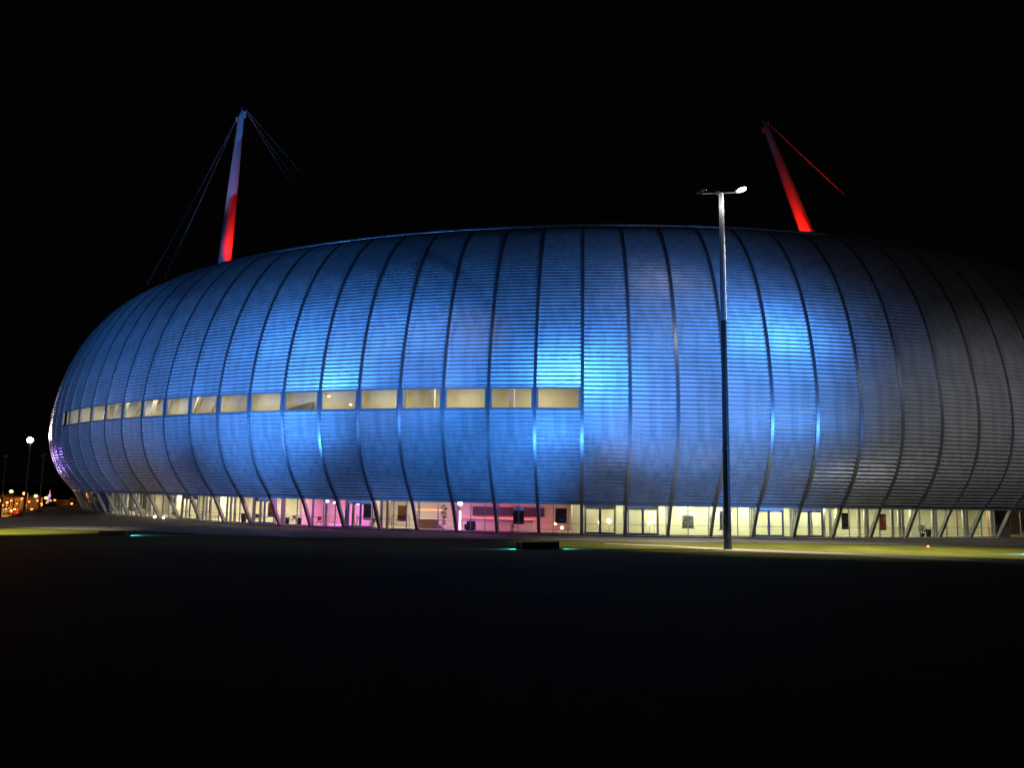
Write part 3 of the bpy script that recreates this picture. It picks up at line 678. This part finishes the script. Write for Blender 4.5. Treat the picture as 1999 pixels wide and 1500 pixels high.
for x in (-.47, .47):
    bm = NB(); box(bm, (x, 0, .36), (.14, .78, .6), bev=.05); fixn(bm); obj('armrest', bm, M['dark'], t)
def plant(px, r, h, potm, label, leafm='leaf', n=90, spread=.35, flowers=False):
    p = on_ring(px, r); t = thing('potted_plant', label, 'plant', (p.x, p.y, .1), 'potted plants in the foyer')
    bm = NB(); lathe(bm, [(.16, 0), (.25, .42), (.22, .42), (.2, .36)], n=14); obj('pot', bm, potm, t, True)
    bm = NB(); tube(bm, [(0, 0, .36), (.02, 0, h * .6)], .025, 6); obj('stem', bm, M['wood'], t)
    bm = NB()
    for i in range(n):
        c = Vector((random.gauss(0, spread * .5), random.gauss(0, spread * .5), h * random.uniform(.45, 1))); d = Vector((random.uniform(-1, 1), random.uniform(-1, 1), random.uniform(-.3, 1))).normalized() * .16; s = d.cross(Vector((random.random(), random.random(), 1))).normalized() * .045
        quad(bm, c - d, c + s, c + d, c - s)
    obj('foliage', bm, M[leafm], t)
plant(866, 92.2, 2.5, M['white'], 'tall green plant between the orange bar and the violet column', n=150)
plant(697, 92.6, 1.3, M['white'], 'white flowering plant left of the black poster', 'white', 60, .3)
plant(1000, 93.2, .8, M['white'], 'low plant in a white pot below the black and silver poster', n=40, spread=.2)
plant(1800, 93.2, 1.2, M['black'], 'bushy plant in a black pot near the right end of the foyer', n=90)
p = on_ring(405, 93); t = thing('banner', 'narrow red banner standing among the left tables', 'banner', (p.x, p.y, .1), None, PH0 + k_of(p) * DEL)
bm = NB(); box(bm, (0, 0, 1.65), (.5, .03, 1.5)); fixn(bm); obj('banner_cloth', bm, M['red'], t)
bm = NB(); tube(bm, [(0, .04, 0), (0, .04, 2.4)], .02, 6); box(bm, (0, .04, .02), (.5, .3, .04)); obj('banner_stand', bm, M['steel'], t)
p = on_ring(192, 92); t = thing('display_screen', 'pale blue lit screen at the far left end of the foyer', 'screen', (p.x, p.y, .1), None, PH0 + k_of(p) * DEL)
bm = NB(); box(bm, (0, -.04, 1.5), (.9, .02, 1.5)); fixn(bm); obj('lit_face', bm, M['screen'], t)
bm = NB(); box(bm, (0, 0, 1.5), (1.0, .06, 1.6)); box(bm, (0, 0, .35), (.12, .08, .7)); box(bm, (0, 0, .02), (.6, .4, .04)); fixn(bm); obj('screen_frame', bm, M['black'], t)
p = on_ring(340, 87.3); t = thing('doorway', 'dark glazed inner door in the foyer wall at the left', 'door', (p.x, p.y, .1), None, PH0 + k_of(p) * DEL)
bm = NB(); box(bm, (0, 0, 1.15), (1.7, .06, 2.3)); fixn(bm); obj('door_leaf', bm, M['dark'], t)
bm = NB()
for x in (-.9, 0, .9): box(bm, (x, -.02, 1.18), (.1, .12, 2.36))
fixn(bm); obj('door_frame', bm, M['white'], t)
# louvred shelves seen at the left
for px, lab in ((262, 'white louvred screen left of the pale trestle table'), (286, 'white louvred screen right of the pale trestle table')):
    p = on_ring(px, 89.5); t = thing('louvre_screen', lab, 'screen', (p.x, p.y, .1), 'white louvred screens', PH0 + k_of(p) * DEL)
    bm = NB()
    for i in range(9): box(bm, (0, 0, .5 + i * .3), (1.9, .08, .12))
    fixn(bm); obj('slats', bm, M['white'], t)
    bm = NB()
    for x in (-1, 1): box(bm, (x, 0, 1.55), (.08, .1, 3.1))
    fixn(bm); obj('side_posts', bm, M['steel'], t)
# ------------------------------------------------------------------ outside small things
def barrier(px, py, w, h, label, rz=None):
    p = gpt(px, py); p.z = 0.03
    t = thing('crowd_barrier', label, 'barrier', p, 'crowd barriers on the plaza', PH0 + k_of(p) * DEL if rz is None else rz)
    bm = NB(); tube(bm, [(-w / 2, 0, .04), (-w / 2, 0, h - .1), (-w / 2 + .1, 0, h), (w / 2 - .1, 0, h), (w / 2, 0, h - .1), (w / 2, 0, .04)], .03, 6); obj('barrier_frame', bm, M['steel'], t)
    bm = NB()
    for i in range(1, 12 if px > 500 else 3):
        x = -w / 2 + w * i / 12; tube(bm, [(x, 0, .22), (x, 0, h - .02)], .006, 5)
    tube(bm, [(-w / 2, 0, .22), (w / 2, 0, .22)], .015, 5); obj('bars', bm, M['steel'], t)
    for x in (-w / 2, w / 2):
        bm = NB(); tube(bm, [(x, -.28, .02), (x, .28, .02)], .02, 6); obj('foot', bm, M['steel'], t)
barrier(781, 1040, 1.9, 1.6, 'tall thin steel barrier in front of the yellow poster')
barrier(203, 1030, 2.0, 1.5, 'thin steel barrier on the dark plaza at the far left')
for q_ in [o for o in bpy.data.objects if o.name.startswith(('barrier_frame', 'bars', 'foot'))]: q_.data.materials[0] = M['black']
for px, py, lab in ((301, 1014, 'left one of two white globes for headlight reflections at the foot of the left glazing'), (318, 1012.5, 'right one of two white globes for headlight reflections at the foot of the left glazing')):  # glowing globes added to stand for reflected car headlights
    p = on_ring(px, 96.6); t = thing('headlight_reflection', lab, 'lamp', (p.x, p.y, .03), 'white globes imitating headlight reflections')
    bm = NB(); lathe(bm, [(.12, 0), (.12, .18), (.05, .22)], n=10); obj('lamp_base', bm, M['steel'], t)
    bm = NB(); ball(bm, (0, -.05, .34), .16); obj('globe', bm, emis('headlight_reflection_globe', (1, .82, .78), 4) if px < 310 else bpy.data.materials['headlight_reflection_globe'], t, True)
p = gpt(1812, 1072); t = thing('marker_light', 'tiny red marker light on the lawn at the right', 'marker light', p)
bm = NB(); lathe(bm, [(.05, 0), (.05, .12)], n=8); obj('lamp_base', bm, M['black'], t)
bm = NB(); ball(bm, (0, 0, .18), .09); obj('bulb', bm, M['redled'], t, True)
# ------------------------------------------------------------------ far left: car park, street lamps, buildings
def lampdist(px, py, D): return at(px, py, D)
SL_ = [(22, 960, 172, 6, 1), (48, 964, 178, 6, 1), (70, 969, 184, 6, 1), (90, 973, 190, 6, 1), (-2, 978, 200, 5, 1),
       (14, 982, 235, 0, 0), (22, 978, 240, 0, 0), (43, 974, 215, 0, 0), (57, 980, 230, 0, 0), (73, 978, 225, 0, 0), (81, 984, 240, 0, 0), (82, 988, 235, 0, 0), (62, 995, 190, 0, 0), (33, 984, 260, 0, 0), (5, 987, 250, 0, 0), (49, 987, 245, 0, 0), (67, 986, 270, 0, 0), (91, 982, 280, 0, 0), (107, 977, 230, 0, 0), (140, 984, 205, 0, 0), (149, 996, 165, 0, 0), (99, 978, 290, 0, 0)]
labs = ['bright orange street lamp, leftmost of the descending row of four', 'bright orange street lamp, second in the descending row of four', 'bright orange street lamp, third in the descending row of four', 'bright orange street lamp touching the lit totem sign', 'bright street lamp cut by the left edge of the picture',
        'small orange lamp above the parked cars at the far left', 'small orange lamp left of the orange-lit building', 'yellow-orange lamp just right of the orange-lit building top', 'small orange lamp below the second bright street lamp', 'small yellow lamp below the third bright street lamp', 'small orange lamp, upper of a close pair left of the shrub', 'small orange lamp, lower of a close pair left of the shrub', 'small orange lamp low over the road beside the white-lit car', 'tiny orange lamp in front of the orange-lit building', 'tiny orange lamp over the roofs at the left edge', 'tiny orange lamp just right of the orange-lit building', 'tiny orange lamp halfway between orange-lit building and shrub', 'tiny orange lamp just left of the totem sign', 'small orange lamp just right of the totem sign', 'orange lamp standing alone between dark building and hall', 'low orange lamp nearest the foot of the hall', 'faintest reddish lamp right behind the totem sign']
for (px, py, D, hw, big), lab in zip(SL_, labs):
    p = at(px, py, D); gz = terr(p.x, p.y); h = p.z - gz
    off = .75 if big else .0
    t = thing('street_lamp', lab, 'street lamp', (p.x + off, p.y, gz), 'orange street lamps beyond the hall')
    bm = NB(); tube(bm, [(0, 0, 0), (0, 0, h + (.05 if big else -.2))], [.13, .09], 8); obj('pole', bm, M['pole'], t)
    rad_ = .40 if big else .30
    bm = NB(); ball(bm, (-off, 0, h), rad_, 1, 1, .85); obj('lamp_globe', bm, M['sodium_hot'] if big else M['sodium'], t, True)
    if big:
        bm = NB(); tube(bm, [(0, 0, h + .05), (-off, 0, h + .2)], .06, 6); obj('arm', bm, M['pole'], t)
for px, py, D, pw in ((30, 966, 176, 6000), (60, 972, 190, 6000), (15, 978, 235, 9000), (34, 975, 248, 14000), (110, 980, 280, 3500), (5, 980, 215, 8000)):
    light('POINT', 'sodium_glow', at(px, py, D) + Vector((0, -.6, 0)), (1, .36, .08), pw, .4)
# tall white mast lamp and two unlit poles
def talllamp(px, pyt, D, lit, label):
    p = at(px, pyt, D); gz = terr(p.x, p.y); h = p.z - gz
    t = thing('mast_lamp', label, 'lamp post', (p.x, p.y, gz), 'tall lamp masts at the left')
    bm = NB(); tube(bm, [(0, 0, 0), (0, 0, h)], [.2, .12], 8); obj('pole', bm, M['steel'] if not lit else M['pole'], t)
    bm = NB(); box(bm, (0, 0, h + .12), (1.3, .4, .22), bev=.05); fixn(bm); hd_ = obj('lamp_head', bm, M['steel'], t)
    bm = NB(); ball(bm, (0, -.2, h + .02), .55, 1, .6, .9); obj('lens', bm, M['lampw'] if lit else M['glass'], hd_, True)
    return p
pL = talllamp(60, 860, 140, True, 'tall lamp mast with a brilliant white lamp left of the hall')
talllamp(86, 888, 160, False, 'unlit lamp mast between the bright white lamp and the hall')
talllamp(12, 890, 165, False, 'unlit lamp mast at the far left edge')
light('SPOT', 'mast_lamp_light', pL + Vector((.7, -.4, -.1)), (1, .82, .76), 250000, .3, cyl(-20.6, 100, 16.0), 25, .4)
light('SPOT', 'lawn_flood', off_l, (1, .78, .55), 16000, .2, gpt(60, 1018), 70, 1)
# totem, shrub, buildings, cars
p = at(95, 986, 196); gz = terr(p.x, p.y); zt, zb = at(95, 966, 196).z, p.z
t = thing('totem_sign', 'slim pale violet lit totem with a thin spire', 'sign', (p.x, p.y, gz))
bm = NB(); box(bm, (0, 0, (zt + zb) / 2 - gz), (.62, .3, zt - zb), bev=.05)
for v in bm.verts:
    if v.co.z < zb - gz + .1: v.co.x = v.co.x * .7 - .25
fixn(bm); obj('lit_face', bm, M['totem'], t)
bm = NB(); tube(bm, [(0, 0, zt - gz), (.03, 0, zt - gz + 1.2)], [.13, .02], 8); obj('spire', bm, M['rim'], t)
bm = NB(); box(bm, (-.1, 0, (zb - gz) / 2), (.5, .3, zb - gz)); fixn(bm); obj('totem_base', bm, M['steel'], t)
def leafblob(name, label, px, py, D, rx, rz_, n=500):
    p = at(px, py, D); gz = terr(p.x, p.y); t = thing(name, label, 'shrub', (p.x, p.y, gz))
    H = max(p.z - gz, .3)
    bm = NB()
    for i in range(n):
        a, b = random.uniform(0, 2 * PI), random.uniform(0, 1); q = random.random() ** .4
        c = Vector((rx * q * math.cos(a) * math.sqrt(1 - b * b * .8), rx * .6 * q * math.sin(a), (H + rz_ ) * b * (1 - .5 * q * abs(math.cos(a))) )); d = Vector((random.gauss(0, 1), random.gauss(0, 1), random.gauss(0, 1))).normalized() * .3; s = d.cross(Vector((random.random(), 1, random.random()))).normalized() * .16
        quad(bm, c - d, c + s, c + d, c - s)
    obj('foliage', bm, M['leafdark'], t)
    bm = NB(); tube(bm, [(0, 0, 0), (0, 0, H * .8)], .08, 6); obj('trunk', bm, M['wood'], t)
leafblob('shrub', 'broad dark shrub at the foot of the totem sign', 98, 992, 150, 1.7, .7)
def house(px0, px1, py, D, dep, label, wall, roofh=.5, nwin=4):
    a, b = at(px0, py, D), at(px1, py, D); gz = terr((a.x + b.x) / 2, D) ; h = a.z - gz; w = b.x - a.x
    t = thing('low_building', label, 'building', ((a.x + b.x) / 2, D + dep / 2, gz), 'low buildings beyond the car park')
    bm = NB(); box(bm, (0, 0, h / 2), (w, dep, h)); fixn(bm); obj('wall', bm, wall, t)
    bm = NB(); box(bm, (0, 0, h + .12), (w + .6, dep + .6, .24)); box(bm, (w * .2, 0, h + .55), (w * .2, dep * .3, .6)); fixn(bm); obj('roof', bm, M['roof'], t)
    for i in range(nwin):
        x = -w / 2 + w * (i + .5) / nwin
        bm = NB(); box(bm, (x, -dep / 2 - .03, h * .6), (w / nwin * .55, .06, h * .28)); fixn(bm); wn = obj('window', bm, M['dark'], t)
    bm = NB(); box(bm, (w * .36, -dep / 2 - .04, 1.05), (1.1, .08, 2.1)); fixn(bm); obj('door', bm, M['steel'], t)
OR = mat('render_wall_orange', (.36, .22, .16), .85, noise=.12, nscale=.6); BR = mat('brick_wall_brown', (.2, .1, .08), .9, noise=.15, nscale=.8)
house(21, 42, 973, 262, 12, 'low building washed orange by street lamps at the far left', OR)
house(101, 136, 977, 300, 14, 'dim brownish low building behind the totem sign', BR, nwin=6)
house(-60, 8, 970, 275, 14, 'orange-lit block cut by the left edge of the picture', OR, nwin=5)
def car(px, D, rz, m, label, tail=True):
    p = at(px, 990, D); gz = terr(p.x, p.y)
    t = thing('parked_car', label, 'car', (p.x, p.y, gz), 'cars parked beyond the plaza', rz)
    bm = NB(); prof = [(-2.1, .35), (-2.15, .75), (-1.9, .92), (-1.35, .98), (-.7, 1.42), (.75, 1.45), (1.45, 1.0), (2.05, .88), (2.15, .6), (2.1, .32)]
    vs = [[bm.verts.new((x, s * (.86 if z < 1.1 else .68), z)) for x, z in prof] for s in (-1, 1)]
    n = len(prof)
    for i in range(n): bm.faces.new((vs[0][i], vs[0][(i + 1) % n], vs[1][(i + 1) % n], vs[1][i]))
    bm.faces.new(vs[0][::-1]); bm.faces.new(vs[1]); fixn(bm); obj('body', bm, m, t)
    for s in (-1, 1):
        bm = NB(); quad(bm, (-1.15, s * .80, 1.04), (1.2, s * .80, 1.04), (.68, s * .70, 1.38), (-.62, s * .70, 1.38)); obj('side_window', bm, M['black'], t)
        for x in (-1.35, 1.35):
            bm = NB(); g_ = bmesh.ops.create_cone(bm, cap_ends=True, segments=16, radius1=.32, radius2=.32, depth=.2, matrix=Matrix.Translation((x, s * .78, .32)) @ Matrix.Rotation(PI / 2, 4, 'X')); obj('wheel', bm, M['black'], t)
        bm = NB(); box(bm, (-2.14, s * .6, .72), (.06, .3, .14)); fixn(bm); obj('tail_light', bm, M['tail'] if tail else M['red'], t)
        bm = NB(); box(bm, (2.12, s * .6, .68), (.06, .34, .16)); fixn(bm); obj('headlight', bm, M['lampw'] if tail == 'head' else M['white'], t)
cm = [mat('car_paint_%s' % n, c, .25, .4) for n, c in (('silver', (.45, .45, .46)), ('dark', (.03, .03, .035)), ('red', (.3, .03, .02)), ('white', (.7, .7, .7)))]
car(8, 226, .3, cm[0], 'silver car in the orange light, nearest the left edge', False)
car(22, 232, .2, cm[3], 'white car under the orange lamps, second from the left edge', False)
car(34, 222, 1.9, cm[2], 'red car with glowing tail lights in the car park', True)
car(46, 228, .4, cm[1], 'dark car right of the red car in the car park', False)
car(72, 205, -1.2, cm[3], 'white car with lit headlights left of the shrub', 'head')
# ------------------------------------------------------------------ coloured light on the far left curve of the hall
pv = cyl(-27.5, 108.5, .4)
light('SPOT', 'facade_spot', pv + Vector((0, 0, 2.2)), (.36, .22, 1), 9000, .2, cyl(-22.6, 99, 9.5), 34, .8)
# ------------------------------------------------------------------ world
w = bpy.data.worlds.new('World'); sc.world = w; w.use_nodes = True; nt = w.node_tree; bg = nt.nodes['Background']
sky = nt.nodes.new('ShaderNodeTexSky'); sky.sky_type = 'NISHITA'; sky.sun_disc = False; sky.sun_elevation = math.radians(-9); sky.sun_rotation = math.radians(200)
bg2 = nt.nodes.new('ShaderNodeBackground'); bg2.inputs['Color'].default_value = (.0007, .0007, .00095, 1); ad = nt.nodes.new('ShaderNodeAddShader')
nt.links.new(bg.outputs[0], ad.inputs[0]); nt.links.new(bg2.outputs[0], ad.inputs[1]); nt.links.new(ad.outputs[0], nt.nodes['World Output'].inputs['Surface'])
nt.links.new(sky.outputs[0], bg.inputs['Color']); bg.inputs['Strength'].default_value = .004
sc.view_settings.view_transform = 'Standard'; sc.view_settings.look = 'None'; sc.view_settings.exposure = 0; sc.view_settings.gamma = 1
try: sc.cycles.use_light_tree = True
except Exception: pass
sc.cycles.max_bounces = 6; sc.cycles.transparent_max_bounces = 12; sc.cycles.caustics_reflective = False; sc.cycles.caustics_refractive = False
sc.cycles.sample_clamp_indirect = 4
